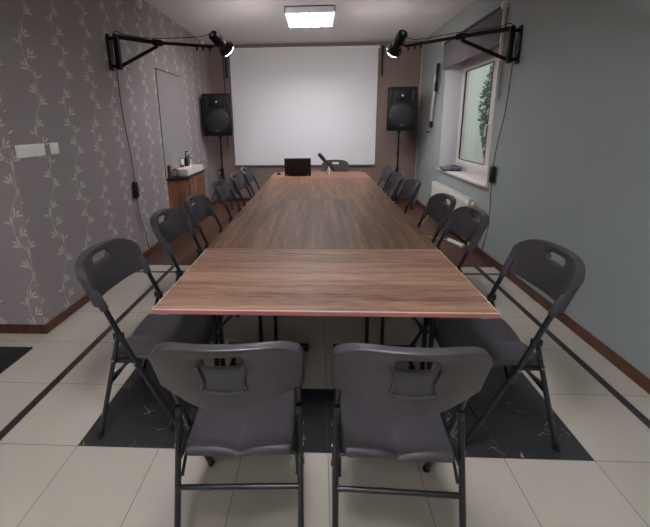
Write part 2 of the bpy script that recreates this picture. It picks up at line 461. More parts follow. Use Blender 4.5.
# window
wx = 2.04
win = bpy.data.objects.new('window_1', None); C.objects.link(win); win.location = (wx, (WY0+WY1)/2, WZ0); win['kind'] = 'structure'
ORG[win.name] = Vector(win.location)
mb = MB(); F = .085
mb.box((wx, WY0, WZ0), (wx+.07, WY1, WZ0+F), .004); mb.box((wx, WY0, WZ1-F), (wx+.07, WY1, WZ1), .004)
mb.box((wx+.0005, WY0, WZ0+F), (wx+.07, WY0+F, WZ1-F), .002); mb.box((wx+.0005, WY1-F, WZ0+F), (wx+.07, WY1, WZ1-F), .002)
mb.box((wx+.0005, 4.24, WZ0+F), (wx+.07, 4.36, WZ1-F), .002)
obj('frame', mb, M['frame'], win)
def sash(y0, y1):
    m_ = MB(); s = .10; z0, z1 = WZ0+.045, WZ1-.045; x0, x1 = wx-.018, wx+.05
    m_.box((x0, y0, z0), (x1, y1, z0+s), .006); m_.box((x0, y0, z1-s), (x1, y1, z1), .006)
    m_.box((x0+.0005, y0, z0+s), (x1, y0+s, z1-s), .003); m_.box((x0+.0005, y1-s, z0+s), (x1, y1, z1-s), .003)
    o = obj('sash', m_, M['frame'], win)
    g_ = MB(); t = .008
    for lo, hi in (((x0-.001, y0+s, z0+s), (x0+.02, y1-s, z0+s+t)), ((x0-.001, y0+s, z1-s-t), (x0+.02, y1-s, z1-s)),
                   ((x0-.001, y0+s, z0+s), (x0+.02, y0+s+t, z1-s)), ((x0-.001, y1-s-t, z0+s), (x0+.02, y1-s, z1-s))): g_.box(lo, hi)
    obj('gasket', g_, M['gasket'], o)
    obj('pane', MB().box((wx+.01, y0+s, z0+s), (wx+.03, y1-s, z1-s)), M['glass'], o, smooth=False)
sash(4.33, WY1-.05); sash(WY0+.035, 4.27)
h = MB(); h.box((wx-.028, 4.375, 1.40), (wx-.017, 4.405, 1.47), .003); h.cyl((wx-.02, 4.39, 1.44), (wx-.06, 4.39, 1.44), .009)
h.tube([(wx-.06, 4.39, 1.45), (wx-.062, 4.395, 1.40), (wx-.06, 4.41, 1.30)], [.010, .010, .008])
obj('handle', h, M['white'], win)

# outside
struct(obj('ground_outside', MB().box((RX+TH, -2, -.3), (12, 24, -.1)), M['ground'], smooth=False))
bw = thing('garden_wall_building', 'pale rendered house wall seen outside through the window glass', 'building', (5.2, 15, -.1))
obj('wall', MB().box((5.2, 11.4, -.1), (6.2, 19, 4.6)), M['outwall'], bw, smooth=False)
obj('roof', MB().prism([(5.0, 11.25), (6.4, 11.25), (6.4, 19.2), (5.0, 19.2)], 4.6, 4.75, .02), M['ground'], bw, smooth=False)
hd = thing('hedge', 'green leafy hedge outside, behind the near edge of the window glass', 'hedge', (4.7, 9.0, -.1))
mb = MB(); r = random.Random(5)
for i in range(9000):
    a = r.random()*2*PI; zz = r.random()
    rad = (.55+.12*math.sin(zz*9+a*2))*(1-.55*max(0, zz-.75)/.25)*(.75+.25*r.random())
    c = Vector((4.7+.9*rad*math.cos(a), 8.75+2.4*rad*math.sin(a), .15+4.6*zz))
    d1 = Vector((r.uniform(-1, 1), r.uniform(-1, 1), r.uniform(-1, 1))).normalized(); d2 = d1.orthogonal().normalized(); s = r.uniform(.035, .075)
    mb.bm.faces.new([mb.bm.verts.new(c+p) for p in (d1*s, d2*s*.5, -d1*s, -d2*s*.5)])
obj('foliage', mb, M['leaf'], hd, smooth=False)
obj('trunk', MB().tube([(4.7, 9.0, -.1), (4.72, 9.02, 1.2), (4.68, 9.0, 2.6)], [.06, .05, .02]), M['cab'], hd)

# ------------------------------------------------------------------ chairs
def tube_y(z): return (.225-.49*z) if z < .42 else (.225-.49*.42-.40*(z-.42))
def chair():
    t = thing('folding_chair', 'x', 'chair', (0, 0, 0))
    # backrest: closed curved shell with a hand slot
    xs = [-.222, -.214, -.195, -.155, -.11, -.055, -.02, .02, .055, .11, .155, .195, .214, .222]
    vs = [0, .05, .16, .30, .45, .58, .695, .840, .925, .975, 1.0]
    zt0 = .908
    def ztop(x):
        a = abs(x); z = zt0-.014*(x/.222)**2; rr = .09; k = a-(.222-rr)
        if k > 0: z -= (rr-math.sqrt(max(rr*rr-k*k, 0)))*.85
        return z
    def zbot(x):
        a = abs(x); return .700+(.0 if a > .2 else .010*min(1, (.2-a)/.03))-.036*max(0, 1-(a/.2)**2)
    def cy(x, z): return tube_y(z)-.004-(.050+.055*(.906-z)/.23)*(1-(abs(x)/.222)**2)
    def th(x, v):
        t_ = .0135+.0065*max(0, (abs(x)-.15)/.065)
        if v > .9: t_ += .002
        return t_
    bm = bmesh.new(); grid = {}
    for sgn in (1, -1):
        for i, x in enumerate(xs):
            for j, v in enumerate(vs):
                z = zbot(x)+v*(ztop(x)-zbot(x)); y = cy(x, z)
                yy = y+sgn*th(x, v)
                if sgn < 0 and abs(x) <= .056 and .3 < v < .9: yy += .007
                grid[sgn, i, j] = bm.verts.new((x, yy, z))
    nx, nv = len(xs), len(vs)
    hole = lambda i, j: (5 <= i <= 7) and j == 6
    for sgn in (1, -1):
        for i in range(nx-1):
            for j in range(nv-1):
                if hole(i, j): continue
                q = [grid[sgn, i, j], grid[sgn, i+1, j], grid[sgn, i+1, j+1], grid[sgn, i, j+1]]
                bm.faces.new(q if sgn < 0 else q[::-1])
    def wall(a, b): bm.faces.new([grid[1, *a], grid[1, *b], grid[-1, *b], grid[-1, *a]])
    for i in range(nx-1): wall((i, 0), (i+1, 0)); wall((i, nv-1), (i+1, nv-1))
    for j in range(nv-1): wall((0, j), (0, j+1)); wall((nx-1, j), (nx-1, j+1))
    for i in (5, 6, 7): wall((i, 6), (i+1, 6)); wall((i, 7), (i+1, 7))
    wall((5, 6), (5, 7)); wall((8, 6), (8, 7))
    w = MB(); w.bm.free(); w.bm = bm
    o = obj('backrest', w, M['plastic'], t)
    for p in o.data.polygons: p.use_smooth = True
    md = o.modifiers.new('s', 'SUBSURF'); md.levels = 2; md.render_levels = 2
    # recessed rear box ribs
    rb = MB()
    def rp(x, z, d=.0): return Vector((x, cy(x, z)-.0125+d, z))
    loop = []
    for x, z in [(-.068, .846), (-.062, .822), (-.055, .79), (-.060, .760), (-.02, .754), (.02, .754), (.060, .760), (.055, .79), (.062, .822), (.068, .846)]:
        loop.append(rp(x, z))
    rb.tube(smoothpath(loop, 4), .0045, 8)
    obj('rear_rib', rb, M['plastic'], o)
    for sx in (-1, 1):
        sl = MB(); sl.tube([(sx*.200, tube_y(z)-.002, z) for z in (.678, .684, .72, .77)], [.0150, .0180, .0170, .012], 12)
        obj('sleeve', sl, M['plastic'], o)
    # seat
    X = [-.182, -.172, -.13, -.07, -.02, 0, .02, .07, .13, .172, .182]
    Yv = [-.105, -.095, -.075, -.04, .05, .14, .22, .27, .295, .305]
    bm = bmesh.new(); gr = {}
    for s_ in (1, -1):
        for i, x in enumerate(X):
            for j, y in enumerate(Yv):
                fx = x
                if j <= 1: fx = x*(.93 if j == 0 else .97)
                if j >= 8: fx = x*(.90 if j == 9 else .95)
                z = .440
                if s_ > 0:
                    e = max(abs(x)/.182, 0)
                    z += -.010*(1-min(1, e**4)) if -.09 < y < .26 else 0.0
                    if j in (1, 2) : z += .006
                    z -= .020*math.exp(-((y+.085)/.045)**2)*math.exp(-(x/.022)**2)+.007*math.exp(-((y+.05)/.07)**2)*math.exp(-(x/.07)**2)
                    if y > .22: z -= (y-.22)*.22
                    if j in (0, 9) or i in (0, 10): z -= .008
                else:
                    z -= .030 if (0 < j < 9 and 0 < i < 10) else .026
                    if y > .22: z -= (y-.22)*.15
                gr[s_, i, j] = bm.verts.new((fx, y, z))
    n1, n2 = len(X), len(Yv)
    for s_ in (1, -1):
        for i in range(n1-1):
            for j in range(n2-1):
                q = [gr[s_, i, j], gr[s_, i+1, j], gr[s_, i+1, j+1], gr[s_, i, j+1]]
                bm.faces.new(q if s_ > 0 else q[::-1])
    def w2(a, b): bm.faces.new([gr[1, *a], gr[1, *b], gr[-1, *b], gr[-1, *a]])
    for i in range(n1-1): w2((i, 0), (i+1, 0)); w2((i, n2-1), (i+1, n2-1))
    for j in range(n2-1): w2((0, j), (0, j+1)); w2((n1-1, j), (n1-1, j+1))
    w = MB(); w.bm.free(); w.bm = bm
    o = obj('seat', w, M['plastic'], t)
    for p in o.data.polygons: p.use_smooth = True
    md = o.modifiers.new('s', 'SUBSURF'); md.levels = 2; md.render_levels = 2
    for sx in (-1, 1):
        a = obj('front_leg', MB().tube([(sx*.200, tube_y(z), z) for z in (.012, .3, .42, .55, .74)], .0115, 12), M['tube'], t)
        obj('foot_cap', MB().tube([(sx*.200, tube_y(0)+.001, 0.0), (sx*.200, tube_y(.03), .035)], [.0150, .0140], 12), M['rubber'], a)
        rl = lambda z: -.20+.289*z
        b_ = obj('rear_leg', MB().tube([(sx*.204, rl(.012), .012), (sx*.204, rl(.3), .3), (sx*.204, rl(.555), .555)], .0105, 12), M['tube'], t)
        obj('foot_cap', MB().tube([(sx*.204, rl(0)-.001, 0.0), (sx*.204, rl(.03), .035)], [.0145, .0135], 12), M['rubber'], b_)
        br = MB(); br.box((sx*.188-.003, -.10, .402), (sx*.188+.003, .05, .424), .001)
        k = obj('hinge_bracket', br, M['tube'], t)
        obj('side_brace', MB().tube([(sx*.190, rl(.335), .335), (sx*.189, -.01, .412)], .0055, 8), M['tube'], t)
        obj('pivot_bracket', MB().box((sx*.200-.009, -.062, .535), (sx*.200+.009, -.018, .565), .003), M['tube'], t)
        for y, z in ((rl(.43), .43), (tube_y(.415), .415)):
            obj('bolt', MB().cyl((sx*.20, y, z), (sx*.2165, y, z), .0055, 10), M['bolt'], k)
    obj('rear_stretcher', MB().tube([(-.204, -.20+.289*.30, .30), (.204, -.20+.289*.30, .30)], .0085, 10), M['tube'], t)
    obj('front_stretcher', MB().tube([(-.20, tube_y(.13), .13), (.20, tube_y(.13), .13)], .008, 10), M['tube'], t)
    return t

CH = [  # x, y, rotation (deg, 0 = facing the far wall), label, group
 (-.311, 1.025, 2.5, 'charcoal folding chair with its back to the viewer, left of the near pair', 'chairs at the near table end'),
 (.220, 1.025, -1.5, 'charcoal folding chair with its back to the viewer, right of the near pair', 'chairs at the near table end'),
 (-.905, 1.565, -90, 'charcoal folding chair nearest on the left side, standing on black and beige tiles', 'chairs along the left side of the table'),
 (.853, 1.565, 90, 'charcoal folding chair nearest on the right side, standing on black and beige tiles', 'chairs along the right side of the table'),
 (-.90, 2.25, -90, 'second charcoal folding chair from the front on the left side of the table', 'chairs along the left side of the table'),
 (-.87, 2.74, -90, 'third charcoal folding chair from the front on the left side, before the washbasin cabinet', 'chairs along the left side of the table'),
 (-.89, 3.56, -90, 'fourth charcoal folding chair on the left side, third counted from the projection screen', 'chairs along the left side of the table'),
 (-.85, 4.07, -90, 'fifth charcoal folding chair on the left side, second counted from the projection screen', 'chairs along the left side of the table'),
 (-.85, 4.66, -90, 'farthest charcoal folding chair on the left side, next to the projection screen edge', 'chairs along the left side of the table'),
 (.80, 2.29, 90, 'second charcoal folding chair from the front on the right side, near the radiator valve', 'chairs along the right side of the table'),
 (.78, 2.76, 90, 'third charcoal folding chair from the front on the right side, in front of the radiator', 'chairs along the right side of the table'),
 (.745, 3.56, 90, 'fourth charcoal folding chair on the right side, the nearest of the far group of three', 'chairs along the right side of the table'),
 (.72, 4.10, 90, 'fifth charcoal folding chair on the right side, the middle of the far group of three', 'chairs along the right side of the table'),
 (.72, 4.64, 90, 'farthest charcoal folding chair on the right side, below the right loudspeaker', 'chairs along the right side of the table'),
 (.20, 5.42, 172, 'lone charcoal folding chair at the far table end, in front of the projection screen', None),
]
proto = chair()
for i, (x, y, a, lb, gp) in enumerate(CH):
    if i == 0:
        proto.location = (x, y, 0); proto.rotation_euler = (0, 0, math.radians(a)); proto['label'] = lb; proto['group'] = gp
    else:
        c = dup(proto, (x, y, 0), math.radians(a), lb, gp)
        if gp is None and 'group' in c: del c['group']

# ------------------------------------------------------------------ tables
TX0, TX1 = -.727, .673
ZT = .74
def table(x0, x1, y0, y1, axis, label, topm, group, rounded=0.0, inset=.17):
    cx, cy_ = (x0+x1)/2, (y0+y1)/2
    t = thing('folding_table', label, 'table', (cx, cy_, 0), 0, group)
    g_ = .0003
    x0 += g_; x1 -= g_; y0 += g_; y1 -= g_
    if rounded:
        R_ = rounded; poly = [(x0, y0), (x1, y0)]
        for k in range(7):
            a = k*PI/12; poly.append((x1-R_+R_*math.cos(a), y1-R_+R_*math.sin(a)))
        for k in range(7):
            a = PI/2+k*PI/12; poly.append((x0+R_+R_*math.cos(a), y1-R_+R_*math.sin(a)))
    else: poly = [(x0, y0), (x1, y0), (x1, y1), (x0, y1)]
    sh = lambda d: [(cx+(px-cx)*(1-d/abs(x1-cx)), cy_+(py-cy_)*(1-d/abs(y1-cy_))) for px, py in poly]
    top = obj('tabletop', MB().prism(sh(.0048 if axis == 'X' else .0002), ZT-.022, ZT), topm, t, smooth=False)
    obj('edge_band', MB().prism(poly, ZT-.021, ZT-.0031, .001), M['edge'], t, smooth=False)
    obj('edge_trim', MB().prism(sh(.0008 if axis == 'X' else .0015), ZT-.0035, ZT-.0003), M['seam'], t, smooth=False)
    # under-frame and two folding leg sets
    L_ = (x1-x0) if axis == 'X' else (y1-y0); W_ = (y1-y0) if axis == 'X' else (x1-x0)
    def P(l, w, z): return (cx+l, cy_+w, z) if axis == 'X' else (cx+w, cy_+l, z)
    ap = MB()
    for w in (-W_/2+.06, W_/2-.06):
        a, b = P(-L_/2+.05, w-.01, ZT-.052), P(L_/2-.05, w+.01, ZT-.022)
        ap.box([min(a[i], b[i]) for i in range(3)], [max(a[i], b[i]) for i in range(3)])
    for l in (-L_/2+.055, L_/2-.055):
        a, b = P(l-.01, -W_/2+.06, ZT-.050), P(l+.01, W_/2-.06, ZT-.022)
        ap.box([min(a[i], b[i]) for i in range(3)], [max(a[i], b[i]) for i in range(3)])
    obj('apron_rail', ap, M['black'], t, smooth=False)
    for s_ in (-1, 1):
        l = s_*(L_/2-(inset if s_ < 0 or axis == 'X' else .17))
        lg = MB()
        for w in (-.05, .05): lg.tube([P(l, w, .03), P(l, w, ZT-.022)], .0125, 10)
        lg.tube([P(l, -W_/2+.08, .035), P(l, W_/2-.08, .035)], .0125, 10)
        lg.tube([P(l, -W_/2+.09, ZT-.04), P(l, W_/2-.09, ZT-.04)], .011, 10)
        lo = obj('leg_frame', lg, M['black'], t)
        for w in (-W_/2+.10, W_/2-.10):
            p = P(l, w, 0); obj('levelling_foot', MB().lathe([(0, 0), (.018, 0), (.018, .008), (.006, .012), (.006, .03), (0, .03)], p, 12), M['rubber'], lo)
        obj('brace', MB().tube([P(l, 0, .42), P(l-s_*.28, 0, ZT-.03)], .008, 8), M['black'], lo)
    return t
GT = 'folding tables pushed together into one long table'
table(TX0, TX1, 1.268, 1.985, 'X', 'nearest wood-look folding table, set crosswise with grain running left to right', M['table_x'], GT, inset=.15)
XM = (TX0+TX1)/2
table(TX0, XM, 1.99, 3.405, 'Y', 'lengthwise wood-look folding table just behind the crosswise near one, left half', M['table_y'], GT, inset=.06)
table(XM, TX1, 1.99, 3.405, 'Y', 'lengthwise wood-look folding table just behind the crosswise near one, right half', M['table_y'], GT, inset=.06)
table(TX0, XM, 3.408, 4.81, 'Y', 'farther lengthwise wood-look folding table, left half, in front of the laptop', M['table_y'], GT)
table(XM, TX1, 3.408, 4.81, 'Y', 'farther lengthwise wood-look folding table, right half, in front of the small tripod', M['table_y'], GT)
table(TX0, TX1, 4.813, 5.44, 'X', 'farthest wood-look folding table with rounded corners, carrying the laptop', M['table_end'], GT, rounded=.10)

# ------------------------------------------------------------------ things on the table
t = thing('laptop', 'open black laptop seen from behind its lid at the far table end', 'laptop', (-.345, 5.07, ZT))
obj('base', MB().box((-.535, 5.00, ZT), (-.155, 5.25, ZT+.018), .004), M['lid'], t)
lid = MB(); lid.box((-.19, -.006, 0), (.19, .006, .252), .005)
lid.xform(Matrix.Translation((-.345, 5.00, ZT+.014)) @ Matrix.Rotation(math.radians(12), 4, 'X'))
l_ = obj('lid', lid, M['lid'], t)
hg = MB()
for x in (-.50, -.19): hg.cyl((x-.02, 4.994, ZT+.016), (x+.02, 4.994, ZT+.016), .009, 12)
obj('hinge', hg, M['steel'], t)
t = thing('computer_mouse', 'small black computer mouse left of the laptop', 'mouse', (-.64, 5.16, ZT))
m_ = MB(); m_.lathe([(0, 0), (.030, 0), (.033, .008), (.028, .022), (.016, .031), (0, .034)], (0, 0, 0), 20)
m_.xform(Matrix.Translation((-.64, 5.16, ZT)) @ Matrix.Diagonal((1, 1.6, 1, 1)))
obj('body', m_, M['lid'], t)
obj('wheel', MB().cyl((-.644, 5.185, ZT+.029), (-.636, 5.185, ZT+.029), .008, 12), M['bookgrey'], t)
t = thing('mini_tripod', 'tiny white mini tripod holding a slanted black stick on the far table', 'tripod', (.11, 5.12, ZT))
for k in range(3):
    a = PI*.5+2*PI*k/3+PI
    obj('leg', MB().tube([(.11+.012*math.cos(a), 5.12+.012*math.sin(a), ZT+.085), (.11+.065*math.cos(a), 5.12+.065*math.sin(a), ZT+.006)], [.008, .006], 8), M['white'], t)
obj('head', MB().lathe([(0, .075), (.014, .08), (.014, .10), (.009, .105), (.009, .13), (0, .13)], (.11, 5.12, ZT), 14), M['white'], t)
t = thing('microphone', 'slanted black stick microphone clipped in the mini tripod', 'microphone', (.11, 5.12, ZT+.13))
obj('body', MB().tube([(.175, 5.115, ZT+.085), (.14, 5.118, ZT+.115), (.05, 5.125, ZT+.20)], [.012, .016, .019], 14), M['lid'], t)
obj('head', MB().tube([(.055, 5.125, ZT+.195), (.015, 5.128, ZT+.242), (-.035, 5.13, ZT+.300), (-.044, 5.131, ZT+.311)], [.022, .029, .026, .014], 14), M['grille'], t)

# ------------------------------------------------------------------ projection screen
t = thing('projection_screen', 'large white pull-down projection screen on the brown far wall', 'screen', (-.31, 6.63, .70))
mb = MB(); nxs = 30; nzs = 14; gv = []
for i in range(nxs+1):
    col = []
    for j in range(nzs+1):
        x = -1.645+2.66*i/nxs; z = .71+2.06*j/nzs
        col.append(mb.bm.verts.new((x, 6.628+.004*math.sin(x*4)*(1-j/nzs), z)))
    gv.append(col)
for i in range(nxs):
    for j in range(nzs): mb.bm.faces.new((gv[i][j], gv[i+1][j], gv[i+1][j+1], gv[i][j+1]))
fab = obj('fabric', mb, M['screen'], t, smooth=False); md = fab.modifiers.new('t', 'SOLIDIFY'); md.thickness = .002
obj('roller_case', MB().tube([(-1.66, 6.628, 2.79), (1.04, 6.628, 2.79)], .026, 16), M['white'], t)
obj('bottom_bar', MB().box((-1.65, 6.618, .692), (1.02, 6.638, .712), .003), M['bookgrey'], t)
for x0, x1 in ((-1.735, -1.705), (1.075, 1.105)):
    b = MB(); b.box((x0, 6.61, 2.30), (x1, 6.6595, 2.80), .004)
    xe = -1.66 if x0 < 0 else 1.04
    b.box((min(x0, xe), 6.615, 2.785), (max(x1, xe), 6.635, 2.80), .002)
    for z in (2.33, 2.74): b.cyl(((x0+x1)/2, 6.62, z), ((x0+x1)/2, 6.60, z), .014, 12)
    obj('mounting_bracket', b, M['black'], t)
tag(obj('hanging_strap', MB().tube(smoothpath([(-1.76, 6.60, 2.70), (-1.755, 6.585, 2.2), (-1.75, 6.58, 1.5), (-1.765, 6.58, 1.03)]), .011, 8), M['blue']),
    'dark blue strap hanging beside the left edge of the projection screen', 'strap')

# ------------------------------------------------------------------ loudspeakers
def speaker(cx, y, z0, yaw, label):
    t = thing('loudspeaker', label, 'speaker', (cx, y, z0), yaw, 'loudspeakers on stands')
    w, h_, d = .235, .70, .36
    # local coordinates: front face at y = 0 looking -y
    prof = [(-w, 0), (w, 0), (w, .06), (w-.075, d), (-w+.075, d), (-w, .06)]
    mb = MB(); mb.prism(prof, 0, h_, .035)
    obj('cabinet', mb, M['blackpl'], t, world=False)
    r = MB()
    r.lathe([(.205, 0), (.205, .012), (.19, .022), (.17, .026), (.10, .034), (0, .036)], (0, .012, .245), 36, (0, -1, 0))
    obj('woofer_grille', r, M['grille'], t, world=False)
    r = MB(); r.lathe([(.205, .0), (.215, .006), (.215, .016), (.203, .02), (.2, .012)], (0, .012, .245), 36, (0, -1, 0))
    obj('woofer_rim', r, M['black'], t, world=False)
    hb = MB(); hb.box((-.12, -.012, .475), (.12, .02, .645), .012)
    o = obj('horn_frame', hb, M['blackpl'], t, world=False)
    hb = MB()
    for k in range(7): hb.box((-.105, -.018, .49+k*.021), (.105, -.010, .496+k*.021))
    obj('horn_fins', hb, M['black'], o, world=False)
    obj('tweeter', MB().lathe([(.016, .0), (.022, .006), (.012, .010), (0, .012)], (0, -.012, .56), 16, (0, -1, 0)), M['steel'], o, world=False)
    for s_ in (-1, 1):
        obj('bass_port', MB().box((s_*.178-.022, -.006, .46), (s_*.178+.022, .02, .65), .010), M['black'], t, world=False)
    lg = MB(); lg.box((-.034, -.028, .085), (.034, -.022, .095), .001); lg.box((-.006, -.028, .097), (.006, -.022, .108), .001)
    obj('maker_badge', lg, M['steel'], t, world=False)
    obj('pole_socket', MB().cyl((0, .20, -.03), (0, .20, .002), .028), M['black'], t, world=False)
    return t
def stand(x, y, ztop, rot, label, rr=.34):
    t = thing('speaker_stand', label, 'stand', (x, y, 0), 0, 'loudspeaker stands')
    obj('pole', MB().tube([(x, y, .12), (x, y, .70), (x, y, .701), (x, y, ztop)], [.019, .019, .015, .015], 14), M['black'], t)
    obj('collar', MB().cyl((x, y, .60), (x, y, .72), .03), M['black'], t)
    kb = obj('clamp_knob', MB().cyl((x-.02, y-.02, .69), (x-.055, y-.05, .69), .014), M['black'], t)
    obj('upper_collar', MB().cyl((x, y, .95), (x, y, 1.0), .022), M['black'], t)
    for k in range(3):
        a = rot+2*PI*k/3
        c, s_ = math.cos(a), math.sin(a)
        lo = obj('leg', MB().tube([(x+.025*c, y+.025*s_, .62), (x+rr*c, y+rr*s_, .012)], .011, 10), M['black'], t)
        obj('brace', MB().tube([(x+.02*c, y+.02*s_, .18), (x+rr*.62*c, y+rr*.62*s_, .245)], .006, 8), M['black'], lo)
        obj('rubber_foot', MB().tube([(x+rr*.96*c, y+rr*.96*s_, .035), (x+rr*c, y+rr*s_, .0)], .016, 10), M['rubber'], lo)
    return t
speaker(-1.74, 5.92, 1.285, math.radians(7), 'black loudspeaker on the stand left of the projection screen')
speaker(1.315, 5.92, 1.345, math.radians(-4), 'black loudspeaker on the stand right of the projection screen')
stand(-1.74-.024, 5.92+.199, 1.257, math.radians(75), 'black tripod stand under the left loudspeaker, beyond the washbasin', .27)
stand(1.315+.014, 5.92+.199, 1.317, math.radians(90), 'black tripod stand under the right loudspeaker, near the window corner', .30)

# ------------------------------------------------------------------ wall boom arms with studio lamps
def boom(side, plate_y, knee, end, rear, front, label, lamplabel):
    wxp = LX if side < 0 else RX; s = -side   # direction into the room
    t = thing('boom_arm', label, 'lamp arm', (wxp, plate_y, 2.0), 0, 'wall boom arms')
    b = MB(); b.box((min(wxp, wxp+s*.012), plate_y-.035, 1.995), (max(wxp, wxp+s*.012), plate_y+.035, 2.325), .003)
    pl = obj('wall_plate', b, M['black'], t)
    sc_b = MB()
    for z in (2.03, 2.10, 2.22, 2.29):
        sc_b.cyl((wxp+s*.011, plate_y-.018, z), (wxp+s*.018, plate_y-.018, z), .008, 10)
    obj('screw', sc_b, M['steel'], pl)
    px = wxp+s*.075
    h_ = MB(); h_.box((min(wxp+s*.012, px), plate_y-.012, 2.27), (max(wxp+s*.012, px), plate_y+.03, 2.30), .002)
    h_.box((min(wxp+s*.012, px), plate_y-.012, 2.02), (max(wxp+s*.012, px), plate_y+.03, 2.05), .002)
    h_.box((px-.022, plate_y-.015, 2.005), (px+.022, plate_y+.035, 2.325), .005)
    obj('swivel_bracket', h_, M['black'], t)
    root = Vector((px, plate_y+.01, 2.305)); low = Vector((px, plate_y+.01, 2.03))
    knee = Vector(knee); end = Vector(end); rear = Vector(rear); front = Vector(front)
    obj('main_tube', MB().tube([root, knee], .021, 14), M['black'], t)
    c = obj('joint_collar', MB().tube([knee-(end-root).normalized()*.04, knee+(end-root).normalized()*.05], .031, 14), M['black'], t)
    obj('extension_tube', MB().tube([knee, end], .0165, 12), M['black'], t)
    obj('strut', MB().tube([low, knee-Vector((0, 0, .035))], .0175, 10), M['black'], t)
    kn = MB(); dr = (end-knee)
    for f in (.70, .82, .95):
        p = knee+dr*f; kn.tube([p, p-Vector((0, 0, .05))], [.009, .012], 8); kn.tube([p-dr.normalized()*.012, p+dr.normalized()*.012], .019, 10)
    obj('knob', kn, M['black'], t)
    # studio lamp
    ax = (front-rear).normalized(); L_ = (front-rear).length
    mid = (rear+front)/2
    u = thing('studio_lamp', lamplabel, 'lamp', mid, 0, 'studio lamps on boom arms')
    obj('body', MB().lathe([(0, 0), (.048, 0), (.054, .006), (.054, L_*.66), (.048, L_*.68), (0, L_*.68)], rear, 24, ax), M['black'], u)
    fins = MB()
    for k in range(5): fins.lathe([(.052, 0), (.058, 0), (.058, .006), (.052, .006)], rear+ax*(.05+k*.02), 24, ax)
    obj('cooling_fins', fins, M['blackpl'], u)
    obj('reflector', MB().lathe([(.046, 0), (.06, .010), (.088, .050), (.097, .072), (.093, .072), (.055, .018), (.03, .01)], rear+ax*(L_*.66), 32, ax), M['black'], u)
    obj('diffuser', MB().lathe([(.088, 0), (.092, .004), (.088, .018), (.070, .032), (.035, .042), (0, .045)], rear+ax*(L_*.66+.066), 32, ax), M['ring'], u)
    # rear panel display
    rp = rear-ax*.002
    obj('display', MB().lathe([(0, 0), (.018, 0), (.018, .003), (0, .003)], rp, 6, ax), M['cyan'], u)
    up = Vector((0, 0, 1)); sd = ax.cross(up).normalized(); nu = sd.cross(ax).normalized()
    obj('yoke', MB().tube([end, end+(mid-end)*.5, mid-ax*.02], .012, 10), M['black'], u)
    obj('side_knob', MB().cyl(mid+ax*.035+nu*.0-Vector((0, .03, 0)), mid+ax*.035-Vector((0, .06, 0)), .016), M['bookgrey'], u)
    return root, knee, end, rear, px, t
rt, kn_, en_, re_, pxl, armL = boom(-1, 3.48, (-1.69, 3.75, 2.30), (-1.20, 4.03, 2.31), (-1.185, 4.0, 2.425), (-1.085, 4.22, 2.315),
     'black boom arm bracketed on the vine wallpaper wall', 'black studio lamp with glowing rim at the end of the left boom arm')
rt2, kn2, en2, re2, pxr, armR = boom(1, 3.50, (1.385, 3.80, 2.31), (.93, 4.20, 2.31), (.885, 4.16, 2.435), (.835, 4.40, 2.29),
     'black boom arm bracketed on the grey green wall by the window', 'black studio lamp with glowing rim at the end of the right boom arm')
# power bricks and cables
lastb = []
def brick(loc, ax0, label):
    global lastb
    t = thing('power_adapter', label, 'power adapter', loc, 0, 'power adapters hanging on lamp cables')
    x, y, z = loc
    lastb.append(t)
    obj('body', MB().box((x-.019, y-.032, z-.085), (x+.019, y+.032, z+.085), .006), M['lid'], t)
    obj('strain_relief', MB().tube([(x, y, z+.085), (x, y, z+.105)], [.008, .004], 10), M['rubber'], t)
    obj('strain_relief', MB().tube([(x, y, z-.085), (x, y, z-.105)], [.008, .004], 10), M['rubber'], t)
brick((LX+.022, 3.62, .80), 0, 'black power adapter hanging against the vine wallpaper')
brick((RX-.022, 3.69, .94), 0, 'black power adapter hanging against the grey green wall below the window')
def cable(name, pts, r, label, cat='cable', m=None):
    return tag(obj(name, MB().tube(smoothpath(pts), r, 8), m or M['black']), label, cat)
e = LX+.02
obj('lamp_cable', MB().tube(smoothpath([re_+Vector((-.01, 0, .01)), (-1.35, 3.98, 2.40), (-1.69, 3.77, 2.345), (-1.90, 3.58, 2.335), (pxl, 3.47, 2.34), (e, 3.50, 2.20), (e, 3.53, 2.0), (e, 3.54, 1.6), (e, 3.60, 1.2), (e, 3.62, .90)]), .004, 8), M['black'], armL)
obj('cord', MB().tube(smoothpath([(e, 3.62, .70), (e, 3.64, .5), (e, 3.72, .30), (e, 3.75, .09)]), .004, 8), M['black'], lastb[0])
e2 = RX-.02
obj('lamp_cable', MB().tube(smoothpath([re2+Vector((.01, 0, .01)), (1.0, 4.13, 2.36), (1.385, 3.82, 2.355), (1.62, 3.62, 2.34), (pxr, 3.52, 2.345), (e2, 3.53, 2.2), (e2, 3.54, 2.0), (e2, 3.57, 1.6), (e2, 3.66, 1.25), (e2, 3.69, 1.04)]), .004, 8), M['black'], armR)
obj('cord', MB().tube(smoothpath([(e2, 3.69, .84), (e2, 3.68, .7), (e2, 3.66, .45), (e2, 3.68, .30), (e2, 3.74, .09)]), .004, 8), M['black'], lastb[1])

# ------------------------------------------------------------------ roller blind
t = thing('roller_blind', 'half lowered grey roller blind over the window', 'blind', (1.77, 4.6, 2.23))
obj('roller_tube', MB().tube([(1.765, 3.80, 2.575), (1.765, 5.45, 2.575)], .018, 16), M['rollertube'], t)
obj('fabric', MB().box((1.760, 3.81, 2.23), (1.7625, 5.44, 2.575)), M['blind'], t, smooth=False)
obj('bottom_bar', MB().box((1.756, 3.81, 2.222), (1.766, 5.44, 2.240), .002), M['blind'], t)
obj('bracket', MB().box((1.735, 3.755, 2.545), (1.795, 3.80, 2.61), .008), M['white'], t)
obj('bracket', MB().box((1.74, 5.45, 2.55), (1.795, 5.465, 2.60), .004), M['white'], t)
obj('side_rail', MB().box((1.758, 3.770, 1.70), (1.782, 3.792, 2.56), .003), M['white'], t)

